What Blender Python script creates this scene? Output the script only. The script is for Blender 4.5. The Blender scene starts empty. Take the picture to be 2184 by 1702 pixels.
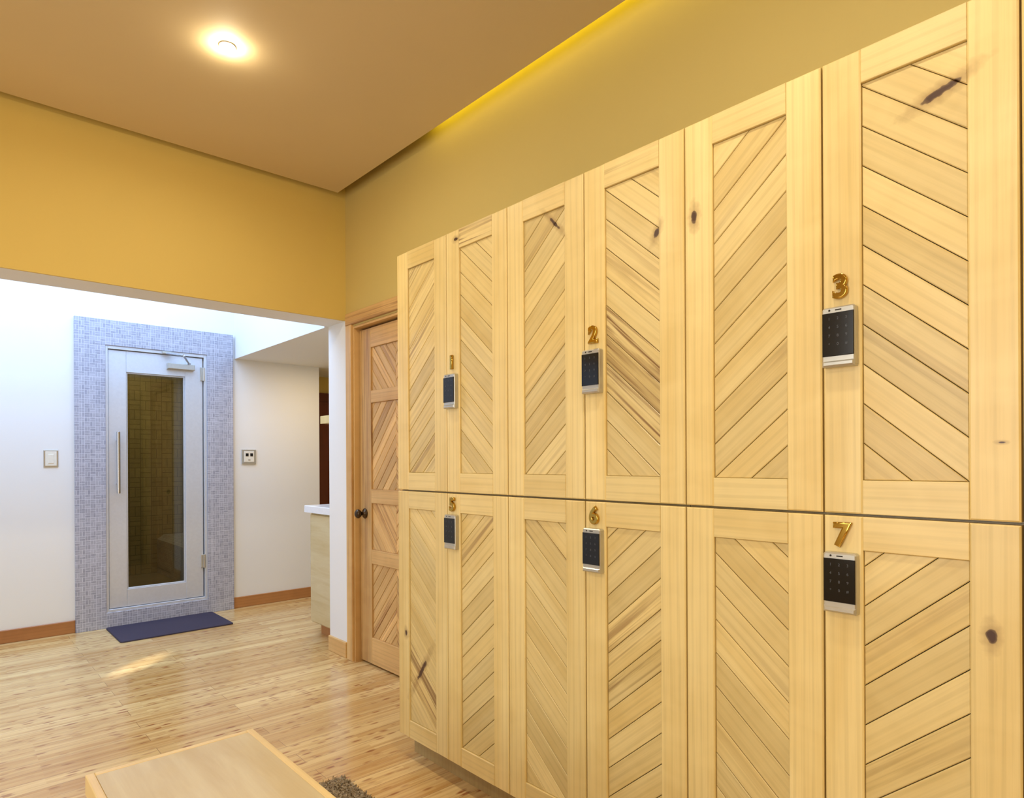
import bpy, math, random
from mathutils import Vector, Matrix
random.seed(11)
S = bpy.context.scene
C = bpy.context.collection
try:
    S.view_settings.view_transform = 'Standard'
except Exception as e:
    print(e)

# ---------------------------------------------------------------- nodes
class NT:
    def __init__(s, name):
        s.m = bpy.data.materials.new(name); s.m.use_nodes = True
        s.t = s.m.node_tree; s.t.nodes.clear()
        s.out = s.n('ShaderNodeOutputMaterial')
    def n(s, typ, ins=None, **kw):
        nd = s.t.nodes.new(typ)
        for k, v in kw.items(): setattr(nd, k, v)
        if ins:
            for k, v in ins.items():
                if isinstance(v, bpy.types.NodeSocket): s.t.links.new(v, nd.inputs[k])
                else: nd.inputs[k].default_value = v
        return nd
    def math(s, op, a, b=0.0, c=None):
        ins = {0: a, 1: b}
        if c is not None: ins[2] = c
        return s.n('ShaderNodeMath', ins, operation=op).outputs[0]
    def mix(s, f, a, b, bt='MIX'):
        nd = s.n('ShaderNodeMix', data_type='RGBA', blend_type=bt)
        for i, v in ((0, f), (6, a), (7, b)):
            if isinstance(v, bpy.types.NodeSocket): s.t.links.new(v, nd.inputs[i])
            else: nd.inputs[i].default_value = (v if i == 0 else (tuple(v) + (1,) if len(v) == 3 else v))
        return nd.outputs[2]
    def ramp(s, f, stops):
        nd = s.n('ShaderNodeValToRGB', {0: f})
        cr = nd.color_ramp
        while len(cr.elements) < len(stops): cr.elements.new(0.5)
        for e, (p, c) in zip(cr.elements, stops):
            e.position = p
            e.color = (c, c, c, 1) if not isinstance(c, (tuple, list)) else tuple(c) + (1,)
        return nd.outputs[0]
    def noise(s, vec, scale, detail=3, rough=.5, dist=0):
        return s.n('ShaderNodeTexNoise', {'Vector': vec, 'Scale': scale, 'Detail': detail, 'Roughness': rough, 'Distortion': dist}).outputs[0]
    def mapping(s, vec, scale=(1, 1, 1), loc=(0, 0, 0), rot=(0, 0, 0), vt='POINT'):
        return s.n('ShaderNodeMapping', {'Vector': vec, 'Scale': scale, 'Location': loc, 'Rotation': rot}, vector_type=vt).outputs[0]
    def pos(s): return s.n('ShaderNodeNewGeometry').outputs['Position']
    def bsdf(s, col, rough=.5, metal=0, bump=None, bstr=.2, bdist=.002, **kw):
        ins = {'Base Color': col if isinstance(col, bpy.types.NodeSocket) else tuple(col) + (1,), 'Roughness': rough, 'Metallic': metal}
        for k, v in kw.items(): ins[k.replace('_', ' ')] = v
        if bump is not None:
            ins['Normal'] = s.n('ShaderNodeBump', {'Height': bump, 'Strength': bstr, 'Distance': bdist}).outputs[0]
        b = s.n('ShaderNodeBsdfPrincipled', ins)
        s.t.links.new(b.outputs[0], s.out.inputs[0])
        return s.m

def srgb(r, g, b):
    f = lambda c: (c/255/12.92) if c/255 <= .04045 else ((c/255+.055)/1.055)**2.4
    return (f(r), f(g), f(b))

def m_plain(name, col, rough=.5, metal=0, **kw):
    t = NT(name)
    nz = t.noise(t.pos(), 60, 2)
    return t.bsdf(t.mix(.06, col, t.ramp(nz, [(.3, .2), (.7, 1)]), 'MULTIPLY'), rough, metal, **kw)

def m_paint(name, col, var=.06):
    t = NT(name); p = t.pos()
    big = t.noise(p, 1.3, 3)
    fine = t.noise(p, 180, 2)
    c = t.mix(var, col, t.ramp(big, [(.3, .35), (.7, 1)]), 'MULTIPLY')
    return t.bsdf(c, .75, bump=fine, bstr=.12, bdist=.001)

def m_wood(name, light, mid, heart, knots=(), rough=.34, coat=.3, fine_amt=.14):
    t = NT(name)
    uv = t.n('ShaderNodeUVMap', uv_map='UVMap').outputs[0]
    att = t.n('ShaderNodeAttribute', attribute_name='tint').outputs['Color']
    sep = t.n('ShaderNodeSeparateColor', {0: att})
    bri, hrt = sep.outputs[0], sep.outputs[1]
    broad = t.noise(t.mapping(uv, (.9, 7, 1)), 1.0, 2, .5, .8)
    fine = t.noise(t.mapping(uv, (4, 220, 1)), 1.0, 3, .6, .2)
    fig = t.noise(t.mapping(uv, (9, 5, 1)), 1.0, 2, .5, .8)
    col = t.mix(t.ramp(broad, [(.30, 0.), (.72, 1.)]), light, mid)
    wv = t.n('ShaderNodeTexWave', {'Vector': t.mapping(uv, (.35, 6.0, 1)), 'Scale': 2.2, 'Distortion': 5.0, 'Detail': 2.0, 'Detail Scale': .8}, wave_type='BANDS', bands_direction='Y').outputs['Fac']
    col = t.mix(t.math('MULTIPLY', t.ramp(wv, [(.65, 0.), (.97, 1.)]), .20), col, tuple(c*.66 for c in mid))
    col = t.mix(t.math('MULTIPLY', t.ramp(fine, [(.45, 0.), (.70, 1.)]), fine_amt), col, tuple(c*.58 for c in mid))
    col = t.mix(t.math('MULTIPLY', t.ramp(fig, [(.40, 0.), (.75, 1.)]), .25), col, tuple(min(1, c*1.12) for c in light))
    st = t.noise(t.mapping(uv, (1.3, 60, 1)), 1.0, 4, .6, .7)
    band = t.noise(t.mapping(uv, (.8, 16, 1)), 1.0, 2, .5, .5)
    sfac = t.math('MULTIPLY', t.ramp(st, [(.47, 0.), (.60, 1.)]), t.ramp(band, [(.40, 0.1), (.56, 1.)]))
    col = t.mix(t.math('MINIMUM', t.math('MULTIPLY', sfac, t.math('MULTIPLY', hrt, 1.2)), .9), col, heart)
    col = t.mix(1.0, col, t.n('ShaderNodeCombineColor', {0: bri, 1: bri, 2: bri}).outputs[0], 'MULTIPLY')
    p = t.pos()
    for (y, z, ry, rz, a) in knots:
        nz = t.noise(p, 55, 2)
        v2 = t.mapping(p, (5, ry*2.4, rz*3.0), (1.47, y, z), (a, 0, 0), 'TEXTURE')
        d2 = t.n('ShaderNodeVectorMath', {0: v2}, operation='LENGTH').outputs['Value']
        d2 = t.math('ADD', d2, t.math('MULTIPLY', t.math('SUBTRACT', nz, .5), .8))
        col = t.mix(t.ramp(d2, [(.2, .55), (1., 0.)]), col, heart)
        v = t.mapping(p, (5, ry, rz), (1.47, y, z), (a, 0, 0), 'TEXTURE')
        d = t.n('ShaderNodeVectorMath', {0: v}, operation='LENGTH').outputs['Value']
        d = t.math('ADD', d, t.math('MULTIPLY', t.math('SUBTRACT', nz, .5), 1.1))
        col = t.mix(t.ramp(d, [(.55, .98), (.85, .75), (1., 0.)]), col, tuple(c*k for c, k in zip(heart, (.22, .12, .08))))
    return t.bsdf(col, t.math('ADD', rough, t.math('MULTIPLY', fine, .12)), bump=fine, bstr=.04, bdist=.0008, Coat_Weight=coat, Coat_Roughness=.24)

def m_floor():
    t = NT('bamboo_floor'); p = t.pos()
    def brick(w, h, mort, off=.5, loc=(0, 0, 0)):
        return t.n('ShaderNodeTexBrick', {'Vector': t.mapping(p, loc=loc), 'Color1': (0, 0, 0, 1), 'Color2': (1, 1, 1, 1), 'Mortar': (.5, .5, .5, 1),
                   'Scale': 1.0, 'Mortar Size': mort, 'Mortar Smooth': .3, 'Bias': 0, 'Brick Width': w, 'Row Height': h}, offset=off, offset_frequency=2)
    b1 = brick(1.15, .095, .0012, .37)
    b2 = brick(1.1, .0190, .0, .43, (.3, 0, 0))
    col = t.mix(b1.outputs['Color'], srgb(244, 214, 150), srgb(200, 154, 86))
    col = t.mix(.34, col, t.mix(b2.outputs['Color'], srgb(246, 220, 162), srgb(178, 130, 68)))
    st = t.noise(t.mapping(p, (3.5, 70, 1)), 1, 3)
    col = t.mix(t.math('MULTIPLY', t.ramp(st, [(.46, 0.), (.72, 1.)]), .45), col, srgb(164, 108, 52))
    nn = t.n('ShaderNodeTexVoronoi', {'Vector': t.mapping(p, (14, 46, 1)), 'Scale': 1.0, 'Randomness': 1.}, feature='F1')
    pick = t.math('GREATER_THAN', t.n('ShaderNodeSeparateColor', {0: nn.outputs['Color']}).outputs[0], .55)
    tick = t.math('MULTIPLY', t.ramp(nn.outputs['Distance'], [(.18, 1.), (.42, 0.)]), pick)
    nm = t.noise(p, 3, 2)
    col = t.mix(t.math('MULTIPLY', tick, t.ramp(nm, [(.38, .4), (.6, .9)])), col, srgb(146, 80, 34))
    col = t.mix(t.math('MULTIPLY', b1.outputs['Fac'], .7), col, srgb(110, 70, 35))
    rg = t.math('ADD', .18, t.math('MULTIPLY', st, .14))
    return t.bsdf(col, rg, bump=t.math('SUBTRACT', 1.0, b1.outputs['Fac']), bstr=.25, bdist=.001, Coat_Weight=.35, Coat_Roughness=.14)

def m_mosaic(name, c1, c2, grout, axes='XZ', cell=.034, mort=.0011, bigw=.305):
    t = NT(name); p = t.pos()
    sp = t.n('ShaderNodeSeparateXYZ', {0: p})
    a = t.math('ADD', sp.outputs['X'], sp.outputs['Y'])
    v = t.n('ShaderNodeCombineXYZ', {0: a, 1: sp.outputs['Z'], 2: 0.0}).outputs[0]
    ck = t.n('ShaderNodeTexChecker', {'Vector': t.n('ShaderNodeVectorMath', {0: v, 1: (10, 10, 0.0)}, operation='ADD').outputs[0], 'Scale': 1/cell, 'Color1': (0, 0, 0, 1), 'Color2': (1, 1, 1, 1)}).outputs['Fac']
    def br(vec):
        return t.n('ShaderNodeTexBrick', {'Vector': vec, 'Color1': (0, 0, 0, 1), 'Color2': (1, 1, 1, 1), 'Mortar': (0, 0, 0, 1), 'Scale': 1.0,
                   'Mortar Size': mort, 'Mortar Smooth': .2, 'Brick Width': cell, 'Row Height': cell/2}, offset=0.0)
    o = (10, 10, 0)
    va = t.n('ShaderNodeVectorMath', {0: v, 1: o}, operation='ADD').outputs[0]
    vb = t.n('ShaderNodeCombineXYZ', {0: t.math('ADD', sp.outputs['Z'], 10.), 1: t.math('ADD', a, 10.), 2: 0.}).outputs[0]
    A, B = br(va), br(vb)
    fac = t.n('ShaderNodeMix', {0: ck, 2: A.outputs['Fac'], 3: B.outputs['Fac']}, data_type='FLOAT').outputs[0]
    cc = t.mix(ck, A.outputs['Color'], B.outputs['Color'])
    nz = t.noise(p, 26, 3)
    col = t.mix(cc, c1, c2)
    col = t.mix(.35, col, t.ramp(nz, [(.3, .55), (.7, 1.)]), 'MULTIPLY')
    col = t.mix(fac, col, grout)
    big = t.n('ShaderNodeTexBrick', {'Vector': va, 'Scale': 1.0, 'Mortar Size': .0018, 'Brick Width': bigw, 'Row Height': bigw}, offset=0.0).outputs['Fac']
    col = t.mix(t.math('MULTIPLY', big, .5), col, grout)
    return t.bsdf(col, .4, bump=t.math('SUBTRACT', 1.0, fac), bstr=.3, bdist=.001)

def m_ply(name):
    t = NT(name); p = t.pos()
    a = t.noise(t.mapping(p, (18, 2.2, 18)), 1, 4, .6, .4)
    b = t.noise(t.mapping(p, (150, 6, 150)), 1, 2)
    col = t.mix(t.ramp(a, [(.35, 0.), (.7, 1.)]), srgb(220, 206, 166), srgb(206, 186, 138))
    col = t.mix(t.math('MULTIPLY', b, .2), col, srgb(170, 136, 88))
    return t.bsdf(col, .4, Coat_Weight=.15)

def m_rug(name):
    t = NT(name); p = t.pos()
    a = t.noise(p, 120, 4, .7)
    col = t.ramp(a, [(.3, srgb(92, 78, 60)), (.5, srgb(164, 144, 114)), (.7, srgb(214, 198, 168))])
    return t.bsdf(col, .95, bump=a, bstr=1., bdist=.01)

def m_emit(name, col, st):
    t = NT(name)
    e = t.n('ShaderNodeEmission', {0: tuple(col) + (1,), 1: st})
    t.t.links.new(e.outputs[0], t.out.inputs[0]); return t.m

def m_glass(name, tint, refl=.3):
    t = NT(name)
    a = t.n('ShaderNodeBsdfTransparent', {0: tuple(tint) + (1,)})
    g = t.n('ShaderNodeBsdfGlossy', {0: (1, 1, 1, 1), 'Roughness': .03})
    fr = t.n('ShaderNodeLayerWeight', {0: .35}).outputs['Fresnel']
    m = t.n('ShaderNodeMixShader', {0: t.math('MULTIPLY', t.math('ADD', fr, .12), refl), 1: a.outputs[0], 2: g.outputs[0]})
    t.t.links.new(m.outputs[0], t.out.inputs[0]); return t.m

KN = [(.914, 1.882, .0095, .017, 0), (1.034, 1.874, .009, .016, .5), (1.423, 2.009, .006, .032, -.75), (.365, 1.975, .040, .008, -.35),
      (.288, .917, .009, .015, 0), (2.288, .534, .009, .012, 0), (2.184, .40, .010, .06, .6), (1.932, 2.090, .014, .006, 0), (.27, 1.28, .006, .002, 0)]
M = {}
M['lock'] = m_wood('locker_maple_wood', srgb(242, 220, 158), srgb(226, 197, 126), srgb(130, 86, 38), KN)
M['alder'] = m_wood('knotty_alder_wood', srgb(228, 190, 128), srgb(204, 158, 96), srgb(138, 86, 46), (), .45, .1)
M['base'] = m_wood('baseboard_wood', srgb(186, 130, 76), srgb(164, 106, 58), srgb(120, 66, 32), (), .4, .2)
M['floor'] = m_floor()
M['yellow'] = m_paint('ochre_paint', srgb(224, 196, 110))
M['yellow2'] = m_paint('ochre_paint_shaded', srgb(208, 186, 114))  # same ochre paint, with side-wall shade put into the colour
M['ceil'] = m_paint('ceiling_paint', srgb(216, 196, 156))
M['white'] = m_paint('white_paint', srgb(236, 236, 236), .03)
M['tile'] = m_mosaic('grey_mosaic_tile', srgb(160, 162, 180), srgb(184, 186, 202), srgb(214, 216, 228))
M['steam'] = m_mosaic('olive_mosaic_tile', srgb(178, 166, 122), srgb(164, 152, 110), srgb(112, 102, 74), cell=.10, mort=.003)
M['alu'] = m_plain('brushed_aluminium', srgb(216, 220, 228), .38, .35)
M['steel'] = m_plain('steel', srgb(190, 192, 198), .22, 1.)
M['silver'] = m_plain('silver_plastic', srgb(200, 198, 190), .3, .7)
M['black'] = m_plain('gloss_black', (.006, .006, .008), .12)
M['gold'] = m_plain('polished_brass', srgb(196, 160, 76), .10, 1.)
M['bronze'] = m_plain('dark_bronze', srgb(80, 66, 52), .3, 1.)
M['dark'] = m_plain('dark_gap', (.02, .013, .006), .8)
M['mat'] = m_plain('navy_rubber', srgb(54, 48, 72), .7)
M['ply'] = m_ply('plywood')
M['edge'] = m_wood('edge_band_wood', srgb(240, 214, 150), srgb(228, 194, 122), srgb(170, 124, 70), ())
M['rug'] = m_rug('shag_fibre')
M['counter'] = m_plain('white_countertop', srgb(245, 246, 250), .2)
M['maroon'] = m_wood('maroon_wood', srgb(110, 40, 26), srgb(84, 26, 18), srgb(50, 14, 10), (), .4, .2)
M['glass'] = m_glass('tinted_glass', (.62, .60, .50))
M['clear'] = m_glass('clear_glass', (.93, .95, .96))
M['digit'] = m_plain('keypad_print', srgb(84, 86, 92), .4)
M['plate'] = m_plain('switch_plate', srgb(236, 232, 220), .35)
M['lamp'] = m_emit('lamp_glow', (1., .88, .66), 260)

# ---------------------------------------------------------------- geometry
def clip(poly, n, c):      # keep n.p >= c
    out = []
    L = len(poly)
    for i in range(L):
        a, b = poly[i], poly[(i+1) % L]
        da, db = n[0]*a[0]+n[1]*a[1]-c, n[0]*b[0]+n[1]*b[1]-c
        if da >= 0: out.append(a)
        if (da > 0 and db < 0) or (da < 0 and db > 0):
            k = da/(da-db); out.append((a[0]+(b[0]-a[0])*k, a[1]+(b[1]-a[1])*k))
    res = []
    for p in out:
        if not res or math.dist(p, res[-1]) > 1e-5: res.append(p)
    if len(res) > 1 and math.dist(res[0], res[-1]) < 1e-5: res.pop()
    return res
def area(p):
    return .5*sum(p[i][0]*p[(i+1) % len(p)][1]-p[(i+1) % len(p)][0]*p[i][1] for i in range(len(p)))
def inset(poly, d):
    L = len(poly); res = []; ok = True
    for i in range(L):
        p0, p1, p2 = poly[i-1], poly[i], poly[(i+1) % L]
        e1 = Vector((p1[0]-p0[0], p1[1]-p0[1])).normalized(); e2 = Vector((p2[0]-p1[0], p2[1]-p1[1])).normalized()
        n1 = Vector((-e1.y, e1.x)); n2 = Vector((-e2.y, e2.x))
        k = 1+n1.dot(n2)
        if k < .15: ok = False; break
        q = Vector(p1)+(n1+n2)*d/k
        res.append((q.x, q.y))
    if ok:
        for i in range(L):
            a, b = poly[i], poly[(i+1) % L]; c, e = res[i], res[(i+1) % L]
            if (b[0]-a[0])*(e[0]-c[0])+(b[1]-a[1])*(e[1]-c[1]) <= 0: ok = False
    if ok: return res
    cx = sum(p[0] for p in poly)/L; cy = sum(p[1] for p in poly)/L
    return [(p[0]+(cx-p[0])*.15, p[1]+(cy-p[1])*.15) for p in poly]

AX_L = (Vector((0, -1, 0)), Vector((0, 0, 1)), Vector((-1, 0, 0)))   # faces -x
AX_F = (Vector((1, 0, 0)), Vector((0, 0, 1)), Vector((0, -1, 0)))    # faces -y
AX_T = (Vector((1, 0, 0)), Vector((0, 1, 0)), Vector((0, 0, 1)))     # faces +z

class MB:
    def __init__(s): s.v = []; s.f = []; s.mi = []; s.uv = []; s.t = []; s.mats = []
    def mat(s, m):
        if m not in s.mats: s.mats.append(m)
        return s.mats.index(m)
    def prism(s, poly, d0, d1, O, ax, mat, ch=.001, grain=0, tint=None, heart=0.):
        if len(poly) < 3 or area(poly) < 1e-6: return
        U, V, N = ax; O = Vector(O)
        if tint is None: tint = random.uniform(.9, 1.04)
        ox, oy = random.uniform(0, 50), random.uniform(0, 50)
        ca, sa = math.cos(grain), math.sin(grain)
        uvf = lambda p: (p[0]*ca+p[1]*sa+ox, -p[0]*sa+p[1]*ca+oy)
        L = len(poly); b = len(s.v)
        P = lambda p, d: O+U*p[0]+V*p[1]+N*d
        ins = inset(poly, ch) if ch > 0 else poly
        rings = [(poly, d0), (poly, d1-ch if ch > 0 else d1)] + ([(ins, d1)] if ch > 0 else [])
        for r, d in rings:
            for p in r: s.v.append(P(p, d))
        K = len(rings); mi = s.mat(mat)
        def add(idx, uvs):
            s.f.append([b+i for i in idx]); s.mi.append(mi); s.uv += uvs; s.t += [(tint, heart, 0, 1)]*len(idx)
        add([i for i in range(L)][::-1], [uvf(p) for p in poly][::-1])
        for k in range(K-1):
            for i in range(L):
                j = (i+1) % L
                add([k*L+i, k*L+j, (k+1)*L+j, (k+1)*L+i], [uvf(rings[k][0][i]), uvf(rings[k][0][j]), uvf(rings[k+1][0][j]), uvf(rings[k+1][0][i])])
        add([(K-1)*L+i for i in range(L)], [uvf(p) for p in rings[-1][0]])
    def rect(s, u0, v0, u1, v1, d0, d1, O, ax, mat, **k):
        s.prism([(u0, v0), (u1, v0), (u1, v1), (u0, v1)], d0, d1, O, ax, mat, **k)
    def box(s, lo, hi, mat, ch=.001, **k):
        s.rect(lo[0], lo[1], hi[0], hi[1], lo[2], hi[2], (0, 0, 0), AX_T, mat, ch=ch, **k)
    def slats(s, u0, v0, u1, v1, d0, d1, O, ax, mat, ang, w, g=.0008, ch=.0016, off=0., hf=None, tr=(.86, 1.02)):
        n = (-math.sin(ang), math.cos(ang)); R = [(u0, v0), (u1, v0), (u1, v1), (u0, v1)]
        vals = [n[0]*p[0]+n[1]*p[1] for p in R]
        k = math.floor((min(vals)-off)/w); i = 0
        while k*w+off < max(vals):
            p = clip(R, n, k*w+off+g)
            if len(p) >= 3: p = clip(p, (-n[0], -n[1]), -((k+1)*w+off-g))
            if len(p) >= 3 and area(p) > 6e-5:
                h = hf(sum(q[1] for q in p)/len(p)) if hf else 0.
                s.prism(p, d0, d1, O, ax, mat, ch=ch, grain=ang, tint=random.uniform(*tr), heart=h)
            k += 1
    def cyl(s, c, axis, r, h, mat, seg=24, r2=None):
        A = Vector(axis).normalized(); T = Vector((0, 0, 1)) if abs(A.z) < .9 else Vector((1, 0, 0))
        U = T.cross(A).normalized(); V = A.cross(U)
        s.prism([(r*math.cos(2*math.pi*i/seg), r*math.sin(2*math.pi*i/seg)) for i in range(seg)], 0, h, c, (U, V, A), mat, ch=min(r*.15, .002))
    def obj(s, name, parent=None, smooth=False):
        me = bpy.data.meshes.new(name); me.from_pydata([tuple(v) for v in s.v], [], s.f); me.update()
        for m in s.mats: me.materials.append(m)
        me.polygons.foreach_set('material_index', s.mi)
        ul = me.uv_layers.new(name='UVMap'); ul.data.foreach_set('uv', [c for p in s.uv for c in p])
        ca = me.color_attributes.new(name='tint', type='FLOAT_COLOR', domain='CORNER')
        ca.data.foreach_set('color', [c for p in s.t for c in p])
        o = bpy.data.objects.new(name, me); C.objects.link(o)
        if parent: o.parent = parent
        return o
def empty(name):
    e = bpy.data.objects.new(name, None); C.objects.link(e); e.empty_display_size = .1; return e
def solid(name, boxes, mat, ch=0., parent=None, grain=0):
    mb = MB()
    for lo, hi in boxes: mb.box(lo, hi, mat, ch=ch, tint=1., grain=grain)
    return mb.obj(name, parent)
def lathe(name, prof, center, axis, mat, parent, seg=32):
    A = Vector(axis).normalized(); T = Vector((0, 0, 1)) if abs(A.z) < .9 else Vector((1, 0, 0))
    U = T.cross(A).normalized(); V = A.cross(U); c = Vector(center)
    vs, fs = [], []
    for r, d in prof:
        for i in range(seg):
            a = 2*math.pi*i/seg; vs.append(tuple(c+U*r*math.cos(a)+V*r*math.sin(a)+A*d))
    for k in range(len(prof)-1):
        for i in range(seg):
            j = (i+1) % seg; fs.append((k*seg+i, k*seg+j, (k+1)*seg+j, (k+1)*seg+i))
    fs.append(tuple(range(seg))[::-1]); fs.append(tuple((len(prof)-1)*seg+i for i in range(seg)))
    me = bpy.data.meshes.new(name); me.from_pydata(vs, [], fs); me.materials.append(mat)
    for p in me.polygons: p.use_smooth = True
    o = bpy.data.objects.new(name, me); C.objects.link(o); o.parent = parent; return o
def text(name, body, size, loc, ax, mat, parent, ext=.003, bev=.0008, off=0., sp=1., ls=1.):
    cu = bpy.data.curves.new(name, 'FONT'); cu.body = body; cu.size = size; cu.extrude = ext; cu.bevel_depth = bev; cu.bevel_resolution = 3
    cu.offset = off; cu.align_x = 'CENTER'; cu.align_y = 'CENTER'; cu.space_character = sp; cu.space_line = ls
    cu.materials.append(mat)
    o = bpy.data.objects.new(name, cu); C.objects.link(o)
    U, V, N = ax
    m = Matrix((U, V, N)).transposed().to_4x4(); m.translation = Vector(loc); o.matrix_world = m
    o.parent = parent; return o

# ---------------------------------------------------------------- room dims
WX = 1.96       # right wall face
BY = 3.737      # beam wall face
BT = .24        # beam thickness
SY = 5.68       # steam wall face
CZ = 2.928      # dropped ceiling
XL, YB = -2.3, -2.3
TOP = 3.20
solid('floor', [((XL-.2, YB-.2, -.1), (3.6, 6.5, 0))], M['floor'])
solid('ceiling', [((XL, YB, CZ), (WX-.08, BY-.055, CZ+.04))], M['ceil'])
solid('ceiling_upper', [((XL-.15, YB-.15, 3.12), (WX+.14, BY, TOP))], M['ceil'])
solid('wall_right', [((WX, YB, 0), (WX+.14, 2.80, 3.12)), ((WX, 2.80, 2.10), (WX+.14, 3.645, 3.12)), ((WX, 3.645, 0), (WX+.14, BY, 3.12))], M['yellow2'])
solid('wall_beam', [((XL-.15, BY, 2.15), (WX+.14, BY+.015, TOP))], M['yellow'])
solid('wall_beam_core', [((XL-.15, BY+.015, 2.15), (3.4, BY+BT, TOP))], M['white'])
solid('wall_partition', [((WX, BY, 0), (3.4, BY+BT, 2.15))], M['white'])
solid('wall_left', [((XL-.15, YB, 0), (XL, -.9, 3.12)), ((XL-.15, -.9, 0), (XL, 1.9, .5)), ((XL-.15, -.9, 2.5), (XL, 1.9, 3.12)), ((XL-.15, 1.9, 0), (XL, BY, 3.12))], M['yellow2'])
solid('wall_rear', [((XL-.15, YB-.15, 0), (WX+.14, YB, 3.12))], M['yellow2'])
w = empty('added_window'); mb = MB()  # unseen window, added to bring side light onto the lockers
for lo, hi in [((XL-.1, -.9, .5), (XL-.04, -.84, 2.5)), ((XL-.1, 1.84, .5), (XL-.04, 1.9, 2.5)), ((XL-.1, -.84, .5), (XL-.04, 1.84, .56)), ((XL-.1, -.84, 2.44), (XL-.04, 1.84, 2.5)), ((XL-.1, .47, .56), (XL-.04, .53, 2.44))]:
    mb.box(lo, hi, M['alu'])
mb.obj('frame', w)
mb = MB(); mb.box((XL-.075, -.84, .56), (XL-.07, 1.84, 2.44), M['clear'], ch=0); mb.obj('pane', w)

DX0, DX1, DZ0, DZ1 = .974, 1.70, .115, 2.147
solid('wall_back', [((XL-.15, SY, 0), (DX0, SY+.15, TOP)), ((DX1, SY, 0), (2.70, SY+.15, TOP)), ((DX0, SY, DZ1), (DX1, SY+.15, TOP)), ((DX0, SY, 0), (DX1, SY+.15, DZ0))], M['white'])
solid('wall_passage_left', [((XL-.15, BY+BT, 0), (XL, SY, TOP))], M['white'])
solid('ceiling_passage', [((XL, BY+BT, 3.1), (-1.2, SY, TOP))], M['white'])
solid('ceiling_soffit', [((1.93, BY+BT, 2.14), (3.4, SY, TOP)), ((2.70, SY, 2.14), (3.4, 6.3, TOP))], M['white'])
solid('wall_alcove_right', [((3.4, BY, 0), (3.5, 6.4, TOP))], M['yellow'])
solid('wall_alcove_back', [((2.70, 6.3, 0), (3.4, 6.4, TOP))], M['yellow'])
solid('wall_alcove_return', [((2.60, SY+.15, 0), (2.70, 6.4, TOP))], M['yellow'])
sk = empty('window_2'); mb = MB()
for lo, hi in [((-1.2, 3.98, 3.14), (-1.15, 5.68, 3.2)), ((1.88, 3.98, 3.14), (1.93, 5.68, 3.2)), ((-1.15, 3.98, 3.14), (1.88, 4.02, 3.2)), ((-1.15, 5.64, 3.14), (1.88, 5.68, 3.2)), ((.34, 4.02, 3.14), (.39, 5.64, 3.2))]:
    mb.box(lo, hi, M['alu'])
mb.obj('frame', sk)
# steam room interior
solid('wall_steam_rear', [((.4, 7.5, 0), (2.6, 7.6, 2.5))], M['steam'])
solid('wall_steam_left', [((.4, SY+.15, 0), (.5, 7.5, 2.5))], M['steam'])
solid('wall_steam_right', [((2.5, SY+.15, 0), (2.6, 7.5, 2.5))], M['steam'])
solid('ceiling_steam', [((.5, SY+.15, 2.4), (2.5, 7.5, 2.5))], M['steam'])
solid('floor_steam', [((.5, SY+.15, 0), (2.5, 7.5, .10))], M['steam'])
mb = MB(); mb.box((1.75, 6.2, .1), (2.498, 7.498, .50), M['tile'], ch=.05)
mb.obj('steam_room_bench')

# baseboards
def base(name, lo, hi, ax='x'):
    mb = MB(); 
    if ax == 'x': mb.rect(lo[0], lo[2], hi[0], hi[2], -hi[1], -lo[1], (0, 0, 0), AX_F, M['base'], ch=.003, grain=0, tint=1.)
    else: mb.rect(-hi[1], lo[2], -lo[1], hi[2], -hi[0], -lo[0], (0, 0, 0), AX_L, M['base'], ch=.003, grain=0, tint=1.)
    return mb.obj(name)
base('baseboard_back_left', (XL, SY-.014, 0), (.779, SY, .092))
base('baseboard_back_right', (1.908, SY-.014, 0), (2.70, SY, .092))
mb = MB()
mb.rect(-(BY+BT), 0, -BY+.0, .10, -WX, -WX+.014, (0, 0, 0), AX_L, M['alder'], ch=.003, tint=1.05)
mb.obj('baseboard_pier')
base('baseboard_right', (WX-.014, YB, 0), (WX, -.55, .092), 'y')
base('baseboard_left', (XL, YB, 0), (XL+.014, BY, .092), 'y')

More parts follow.
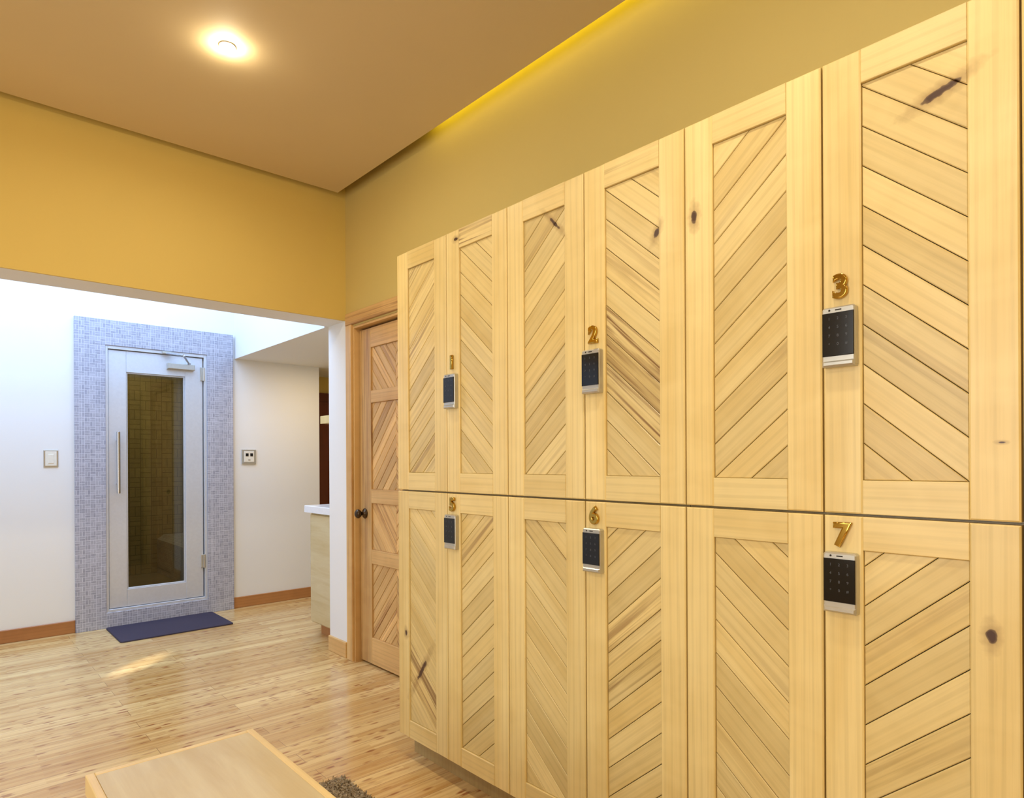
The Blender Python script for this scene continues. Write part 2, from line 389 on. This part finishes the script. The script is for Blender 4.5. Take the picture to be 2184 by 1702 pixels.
# ---------------------------------------------------------------- lockers
LX = 1.47; Y0 = 2.349; PW = .3514; DT = .022
ZB, ZM, ZT = .10, 1.130, 2.125
ANG = math.radians(41)
def locker_door(mb, i, z0, z1, upper):
    yl = Y0-i*PW-.002; wd = PW-.004; st = .079
    O = (LX+DT, yl, z0); H = z1-z0; a = AX_L
    W = M['lock']
    T = lambda: random.uniform(.95, 1.05)
    mb.rect(0, 0, st-.0003, H, 0, DT, O, a, W, ch=.003, grain=math.pi/2, tint=T())
    mb.rect(wd-st+.0003, 0, wd, H, 0, DT, O, a, W, ch=.003, grain=math.pi/2, tint=T())
    rt, rb = .072, .072
    h = .7 if (i in (1, 3) and upper) else 0.
    mb.rect(st, H-rt, wd-st, H, 0, DT-.001, O, a, W, ch=.0012, grain=0, heart=h, tint=T()*.95)
    mb.rect(st, 0, wd-st, rb, 0, DT-.001, O, a, W, ch=.0012, grain=0, tint=T()*.97)
    mb.rect(st, rb, wd-st, H-rt, 0, .004, O, a, M['dark'], ch=0)
    sgn = 1 if ((i % 2 == 0) == upper) else -1
    def hf(v):
        if upper and i == 3: return .9 if .2 < v < .5 and random.random() < .75 else random.choice((0, 0, .3))
        if upper and i == 0: return random.choice((.2, .5, .3))
        if not upper and i == 5: return .9 if v < .42 else random.choice((0, 0, .2))
        if not upper and i == 0: return .7 if .1 < v < .35 else .1
        if not upper and i == 3: return .5 if .5 < v < .75 and random.random() < .6 else 0.1
        if not upper and i in (1, 2): return .6 if v > .8 and random.random() < .6 else 0.
        return random.choice((0, 0, 0, 0, .12, .25))
    n = (-math.sin(sgn*ANG), math.cos(sgn*ANG))
    cx = (wd-st) if sgn < 0 else st
    off = n[0]*cx+n[1]*rb
    mb.slats(st+.0006, rb+.0006, wd-st-.0006, H-rt-.0006, .004, DT-.0070, O, a, W, sgn*ANG, .064, off=off, hf=hf, tr=(.80, .99))

def keypad(parent, y, zc):
    mb = MB(); O = (LX, y, zc)
    w, h = .034, .063
    mb.prism([(-w, -h), (w, -h), (w, h-.004), (w-.004, h), (-w+.004, h), (-w, h-.004)], .0003, .019, O, AX_L, M['silver'], ch=.003)
    mb.rect(-w+.0015, -h+.019, w-.0015, h-.013, .019, .0215, O, AX_L, M['black'], ch=.001)
    mb.rect(-w+.0005, -h-.004, w-.0005, -h+.010, .0003, .022, O, AX_L, M['silver'], ch=.004)
    mb.rect(-.006, h-.0085, .007, h-.006, .019, .0195, O, AX_L, M['dark'], ch=0)
    mb.cyl((LX-.019, y+.018, zc+h-.0070), (-1, 0, 0), .0022, .0008, M['dark'], 12)
    mb.obj('keypad', parent)
    rows = ['123', '456', '789', '*0#']
    for r in range(4):
        for c in range(3):
            text('key_%d_%d' % (r, c), rows[r][c], .0085, (LX-.0217, y-(c-1)*.0175, zc+.037-r*.0185), AX_L, M['digit'], parent, ext=.0001, bev=0)

nums = {(0, True): '1', (1, True): '2', (2, True): '3', (0, False): '5', (1, False): '6', (2, False): '7'}
for p in range(4):
    for upper in (True, False):
        z0, z1 = (ZM+.003, ZT) if upper else (ZB, ZM-.003)
        e = empty('locker')
        ya, yb = Y0-2*p*PW, Y0-2*(p+1)*PW
        mb = MB()
        cz0, cz1 = (ZM, ZT-.002) if upper else (ZB, ZM)
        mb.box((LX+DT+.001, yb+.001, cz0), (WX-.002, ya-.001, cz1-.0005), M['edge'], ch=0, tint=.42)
        mb.obj('carcass', e)
        if not upper:
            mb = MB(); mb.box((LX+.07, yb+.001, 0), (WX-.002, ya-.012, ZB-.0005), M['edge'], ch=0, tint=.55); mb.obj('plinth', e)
        for k in (0, 1):
            mb = MB(); locker_door(mb, 2*p+k, z0, z1, upper); mb.obj('door_%s' % ('left', 'right')[k], e)
        yk = Y0-(2*p+1)*PW-.0405
        keypad(e, yk, 1.518 if upper else .985)
        if (p, upper) in nums:
            text('number', nums[(p, upper)], .068, (LX-.005, yk, 1.624 if upper else 1.084), AX_L, M['gold'], e, ext=.0022, bev=.0030, off=.0006)

# ---------------------------------------------------------------- wooden door in the right wall
d = empty('door_1'); mb = MB()
LF = WX+.035
O = (LF+.04, 3.625, .012); a = AX_L; lw, lh = .81, 2.06; A = M['alder']; th = .04
mb.rect(0, 0, .135, lh, 0, th, O, a, A, ch=.002, grain=math.pi/2, heart=.5, tint=.86)
mb.rect(lw-.135, 0, lw, lh, 0, th, O, a, A, ch=.002, grain=math.pi/2, heart=.2)
rails = [(0, .16), (.615, .70), (.985, 1.07), (1.60, 1.675), (lh-.12, lh)]
for r0, r1 in rails: mb.rect(.135, r0, lw-.135, r1, 0, th-.0006, O, a, A, ch=.001, grain=0, heart=.2)
mb.rect(.135, .16, lw-.135, lh-.12, 0, .012, O, a, M['dark'], ch=0)
cx = lw/2
for k in range(4):
    v0, v1 = rails[k][1], rails[k+1][0]; s = 1 if k in (0, 2) else -1
    for (u0, u1, sg) in ((.135, cx-.0005, s), (cx+.0005, lw-.135, -s)):
        mb.slats(u0, v0, u1, v1, .012, th-.010, O, a, A, sg*math.radians(48), .052, g=.0012, ch=.002, off=.01, hf=lambda v: random.choice((.0, .2, .6, .4)), tr=(.80, 1.2))
mb.obj('leaf', d)
mb = MB()
mb.rect(0, 0, .012, 2.10, 0, .11, (WX+.11, 3.644, 0), a, A, ch=.001, grain=math.pi/2, heart=.2)
mb.rect(.832, 0, .844, 2.10, 0, .11, (WX+.11, 3.644, 0), a, A, ch=.001, grain=math.pi/2)
mb.rect(.012, 2.085, .832, 2.099, 0, .11, (WX+.11, 3.644, 0), a, A, ch=.001)
mb.obj('jamb', d)
mb = MB()
mb.rect(0, 0, .07, 2.11, 0, .016, (WX, 3.715, 0), a, A, ch=.003, grain=math.pi/2, heart=.2)
mb.rect(.918, 0, .985, 2.11, 0, .016, (WX, 3.715, 0), a, A, ch=.003, grain=math.pi/2)
mb.rect(0, 2.11, .985, 2.185, 0, .018, (WX, 3.715, 0), a, A, ch=.003, heart=.5)
mb.obj('casing', d)
lathe('knob', [(.030, 0), (.032, .004), (.028, .008), (.011, .012), (.011, .030), (.022, .036), (.028, .046), (.027, .056), (.018, .064), (.004, .066)], (LF-.0002, 3.565, .93), (-1, 0, 0), M['bronze'], d)
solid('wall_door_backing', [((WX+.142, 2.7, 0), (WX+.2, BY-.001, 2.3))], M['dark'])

# ---------------------------------------------------------------- steam-room door
d = empty('door_2'); a = AX_F; T = M['tile']
OX0, OX1, OZ = .779, 1.908, 2.338
mb = MB()
mb.rect(OX0, 0, DX0, DZ1, 0, .03, (0, SY, 0), a, T, ch=.001); mb.rect(DX1, 0, OX1, DZ1, 0, .03, (0, SY, 0), a, T, ch=.001)
mb.rect(OX0, DZ1, OX1, OZ, 0, .03, (0, SY, 0), a, T, ch=.001)
mb.rect(DX0, 0, DX1, DZ0, 0, .03, (0, SY, 0), a, T, ch=.001)
mb.obj('tile_surround', d)
mb = MB(); al = M['alu']; O = (0, SY+.10, 0)
fo = .07
mb.rect(DX0, DZ0, DX0+.018, DZ1, 0, fo+.05, O, a, al, ch=.002); mb.rect(DX1-.022, DZ0, DX1, DZ1, 0, fo+.05, O, a, al, ch=.002)
mb.rect(DX0+.018, DZ1-.025, DX1-.022, DZ1, 0, fo+.05, O, a, al, ch=.002); mb.rect(DX0+.018, DZ0, DX1-.022, DZ0+.022, 0, fo+.05, O, a, al, ch=.002)
mb.obj('frame', d)
mb = MB(); l0, l1, lz0, lz1 = DX0+.021, DX1-.030, DZ0+.026, DZ1-.030; g0, g1, gz0, gz1 = 1.117, 1.537, .274, 1.955
O = (0, SY+.05, 0); lt = .055
mb.rect(l0, lz0, g0, lz1, 0, lt, O, a, al, ch=.003); mb.rect(g1, lz0, l1, lz1, 0, lt, O, a, al, ch=.003)
mb.rect(g0, gz1, g1, lz1, 0, lt-.0008, O, a, al, ch=.001); mb.rect(g0, lz0, g1, gz0, 0, lt-.0008, O, a, al, ch=.001)
for (x0, z0, x1, z1) in ((g0, gz0, g0+.010, gz1), (g1-.010, gz0, g1, gz1), (g0+.01, gz0, g1-.01, gz0+.01), (g0+.01, gz1-.01, g1-.01, gz1)):
    mb.rect(x0, z0, x1, z1, .015, lt-.012, O, a, al, ch=.002)
mb.obj('leaf', d)
mb = MB(); mb.rect(g0+.008, gz0+.008, g1-.008, gz1-.008, .022, .028, O, a, M['glass'], ch=0); mb.obj('glass', d)
ly = SY+.05-lt
mb = MB(); hx = 1.052
mb.cyl((hx, ly-.05, 1.02), (0, 0, 1), .0125, .47, M['steel']); 
for z in (1.09, 1.42): mb.cyl((hx, ly, z), (0, -1, 0), .008, .045, M['steel'], 16)
mb.obj('pull_handle', d)
mb = MB()
mb.rect(1.40, 2.005, 1.60, 2.05, 0, .045, (0, ly, 0), a, M['silver'], ch=.004)
mb.rect(1.36, 2.122, 1.43, 2.140, 0, .02, (0, SY-.03, 0), a, M['silver'], ch=.002)
for (p, q) in (((1.56, ly-.03, 2.055), (1.48, ly-.17, 2.10)), ((1.48, ly-.17, 2.10), (1.39, SY-.045, 2.125))):
    v = Vector(q)-Vector(p); mb.cyl(p, v, .008, v.length, M['steel'], 12)
mb.cyl((1.56, ly-.03, 2.045), (0, 0, 1), .012, .018, M['steel'], 16)
mb.obj('door_closer', d)
mb = MB()
for z in (.38, 1.93):
    mb.rect(DX1-.05, z, DX1-.008, z+.11, 0, .012, (0, ly, 0), a, M['silver'], ch=.003)
    mb.cyl((DX1-.026, ly-.015, z), (0, 0, 1), .009, .11, M['silver'], 14)
mb.obj('hinges', d)

# wall devices
e = empty('light_switch'); mb = MB(); O = (.638, SY, 1.285)
mb.rect(-.044, -.062, .044, .062, 0, .006, O, AX_F, M['silver'], ch=.002); mb.rect(-.034, -.052, .034, .052, .006, .009, O, AX_F, M['plate'], ch=.002)
mb.rect(-.017, -.034, .017, .034, .009, .012, O, AX_F, M['plate'], ch=.002); mb.obj('plate', e)
e = empty('steam_control_panel'); mb = MB(); O = (2.045, SY, 1.30)
mb.rect(-.060, -.062, .060, .062, 0, .014, O, AX_F, M['silver'], ch=.003); mb.rect(-.043, -.046, .043, .048, .014, .018, O, AX_F, M['plate'], ch=.002)
mb.rect(-.030, .004, -.006, .030, .018, .020, O, AX_F, M['black'], ch=.001); mb.rect(.008, .004, .032, .030, .018, .020, O, AX_F, M['black'], ch=.001)
mb.rect(-.010, -.032, .010, -.022, .018, .020, O, AX_F, M['silver'], ch=.001); mb.obj('panel', e)

def rr(x0, y0, x1, y1, r, n=6):
    P = []
    for cx, cy, a0 in ((x1-r, y0+r, -90), (x1-r, y1-r, 0), (x0+r, y1-r, 90), (x0+r, y0+r, 180)):
        for i in range(n+1):
            t = math.radians(a0+90*i/n); P.append((cx+r*math.cos(t), cy+r*math.sin(t)))
    return P
mb = MB(); mb.prism(rr(.965, 5.12, 1.725, 5.635, .02), .0, .012, (0, 0, 0), AX_T, M['mat'], ch=.004); mb.obj('floor_mat')

# vanity and shelf in the alcove
e = empty('vanity_cabinet'); mb = MB(); PY = BY+BT+.002
mb.box((2.05, PY, .09), (2.6, 4.45, .885), M['ply'], ch=.003)
mb.box((2.10, PY, 0), (2.58, 4.40, .09), M['base'], ch=0)
mb.rect(-4.44, .10, -PY-.01, .87, .0, .012, (2.05, 0, 0), AX_L, M['ply'], ch=.002)
mb.obj('body', e)
mb = MB(); mb.box((2.02, PY, .885), (2.62, 4.50, .935), M['counter'], ch=.004); mb.obj('countertop', e)
e = empty('wall_shelf'); mb = MB(); mb.box((2.10, PY, 1.53), (2.6, 4.40, 1.585), M['edge'], ch=.002); mb.obj('board', e)
mb = MB()
O = (0, 6.299, 0)
mb.rect(2.71, 0, 2.80, 1.97, 0, .03, O, AX_F, M['maroon'], grain=1.57); mb.rect(3.30, 0, 3.39, 1.97, 0, .03, O, AX_F, M['maroon'], grain=1.57)
mb.rect(2.80, 1.88, 3.30, 1.97, 0, .03, O, AX_F, M['maroon']); mb.rect(2.80, 0, 3.30, 1.88, 0, .015, O, AX_F, M['maroon'], grain=1.57)
mb.obj('door_3')

# bench
e = empty('bench'); mb = MB()
bx0, bx1, by0, by1, bz = .288, .712, .45, 1.955, .45
mb.box((bx0+.02, by0+.02, bz-.045), (bx1-.02, by1-.02, bz), M['ply'], ch=.0)
E = M['edge']
mb.rect(bx0, by0, bx0+.02, by1, bz-.05, bz+.0005, (0, 0, 0), AX_T, E, ch=.002, grain=1.5708, tint=1.); mb.rect(bx1-.02, by0, bx1, by1, bz-.05, bz+.0005, (0, 0, 0), AX_T, E, ch=.002, grain=1.5708, tint=1.)
mb.rect(bx0+.02, by0, bx1-.02, by0+.02, bz-.05, bz+.0005, (0, 0, 0), AX_T, E, ch=.002, tint=1.); mb.rect(bx0+.02, by1-.02, bx1-.02, by1, bz-.05, bz+.0005, (0, 0, 0), AX_T, E, ch=.002, tint=1.)
mb.obj('seat', e)
mb = MB()
mb.box((bx0+.05, by0+.12, 0), (bx1-.05, by0+.16, bz-.045), M['ply'], ch=.002); mb.box((bx0+.05, by1-.16, 0), (bx1-.05, by1-.12, bz-.045), M['ply'], ch=.002)
mb.box((.48, by0+.16, .1), (.52, by1-.16, bz-.045), M['ply'], ch=.002)
mb.obj('legs', e)

# shag rug
mb = MB(); mb.prism(rr(.80, .9, 1.20, 2.33, .03), 0, .012, (0, 0, 0), AX_T, M['rug'], ch=.004)
rg = mb.obj('shag_rug')
tb = MB()
for i in range(8000):
    x, y = random.uniform(.80, 1.20), random.uniform(1.2, 2.33)
    r = .0025; h = random.uniform(.012, .02); dx, dy = random.uniform(-.012, .012), random.uniform(-.012, .012); an = random.uniform(0, 3.14)
    b = len(tb.v); cx_, sx_ = math.cos(an)*r, math.sin(an)*r
    tb.v += [Vector((x-cx_, y-sx_, .008)), Vector((x+cx_, y+sx_, .008)), Vector((x+cx_+dx, y+sx_+dy, h)), Vector((x-cx_+dx, y-sx_+dy, h))]
    tb.f.append([b, b+1, b+2, b+3]); tb.mi.append(tb.mat(M['rug'])); tb.uv += [(0, 0)]*4; tb.t += [(1, 0, 0, 1)]*4
tb.obj('pile', rg)

# ---------------------------------------------------------------- lights
def area_light(name, loc, rot, sx, sy, power, col, shape='RECTANGLE', spread=180, parent=None):
    l = bpy.data.lights.new(name, 'AREA'); l.shape = shape; l.size = sx
    if shape in ('RECTANGLE', 'ELLIPSE'): l.size_y = sy
    l.energy = power; l.color = col; l.spread = math.radians(spread)
    o = bpy.data.objects.new(name, l); C.objects.link(o); o.location = loc; o.rotation_euler = rot
    if parent: o.parent = parent
    return o
warm = (1., .89, .69)
for (x, y) in ((.888, 2.675), (-1.0, 2.675), (.888, .6), (-1.0, .6), (.888, -1.4), (-1.0, -1.4)):  # first is the visible fixture, the rest are added to light the room
    e = empty('downlight')
    lathe('trim_ring', [(.024, 0), (.031, 0), (.032, .002), (.031, .004), (.026, .004), (.024, .003)], (x, y, CZ-.0005), (0, 0, -1), M['counter'], e)
    lathe('bulb', [(.023, 0), (.023, .010), (.020, .020), (.011, .027), (.003, .029)], (x, y, CZ-.001), (0, 0, -1), M['lamp'], e)
    area_light('lamp', (x, y, CZ-.035), (0, 0, 0), .12, .12, 8, warm, 'DISK', 170, e)
    pl = bpy.data.lights.new('lamp_halo', 'POINT'); pl.energy = .45; pl.color = (1., .74, .34); pl.shadow_soft_size = .012
    po = bpy.data.objects.new('lamp_halo', pl); C.objects.link(po); po.location = (x, y, CZ-.052); po.parent = e
area_light('cove_led', (WX-.055, 1.8, CZ+.14), (0, math.radians(-14), 0), .03, 1.9, 2.3, (1., .82, .04))
area_light('added_window_fill', (XL+.02, .5, 1.5), (0, math.radians(-90), 0), 1.9, 2.7, 50, (1., .97, .87))  # fill light placed at the added window
area_light('skylight_daylight', (.35, 4.83, 3.12), (0, 0, 0), 2.8, 1.5, 68, (.46, .66, 1.))
area_light('alcove_lamp', (2.5, 5.0, 2.12), (0, 0, 0), .3, .3, 6, (1., .75, .42))
area_light('steam_lamp', (1.5, 6.7, 2.38), (0, 0, 0), .3, .3, 11, (1., .87, .56))
sp = bpy.data.lights.new('floor_streak_spot', 'SPOT'); sp.energy = 340; sp.color = (1., .96, .88); sp.spot_size = math.radians(12); sp.spot_blend = 1.; sp.shadow_soft_size = .01  # added spot imitating the streak of reflected light on the floor
so = bpy.data.objects.new('floor_streak_spot', sp); C.objects.link(so); so.location = (.95, 4.50, 3.1); so.rotation_euler = (0, 0, math.radians(42)); so.scale = (1, .32, 1)
W = bpy.data.worlds.new('World'); S.world = W; W.use_nodes = True
W.node_tree.nodes['Background'].inputs[0].default_value = (.52, .72, 1., 1); W.node_tree.nodes['Background'].inputs[1].default_value = 1.0

cam = bpy.data.cameras.new('camera'); co = bpy.data.objects.new('camera', cam); C.objects.link(co)
cam.sensor_width = 36; cam.sensor_fit = 'HORIZONTAL'; cam.lens = 36*1366/2184; cam.shift_y = 132.5/2184; cam.clip_start = .02
co.location = (0, 0, 1.25); co.rotation_euler = (math.radians(90), math.radians(.3), math.radians(-42.16))
S.camera = co
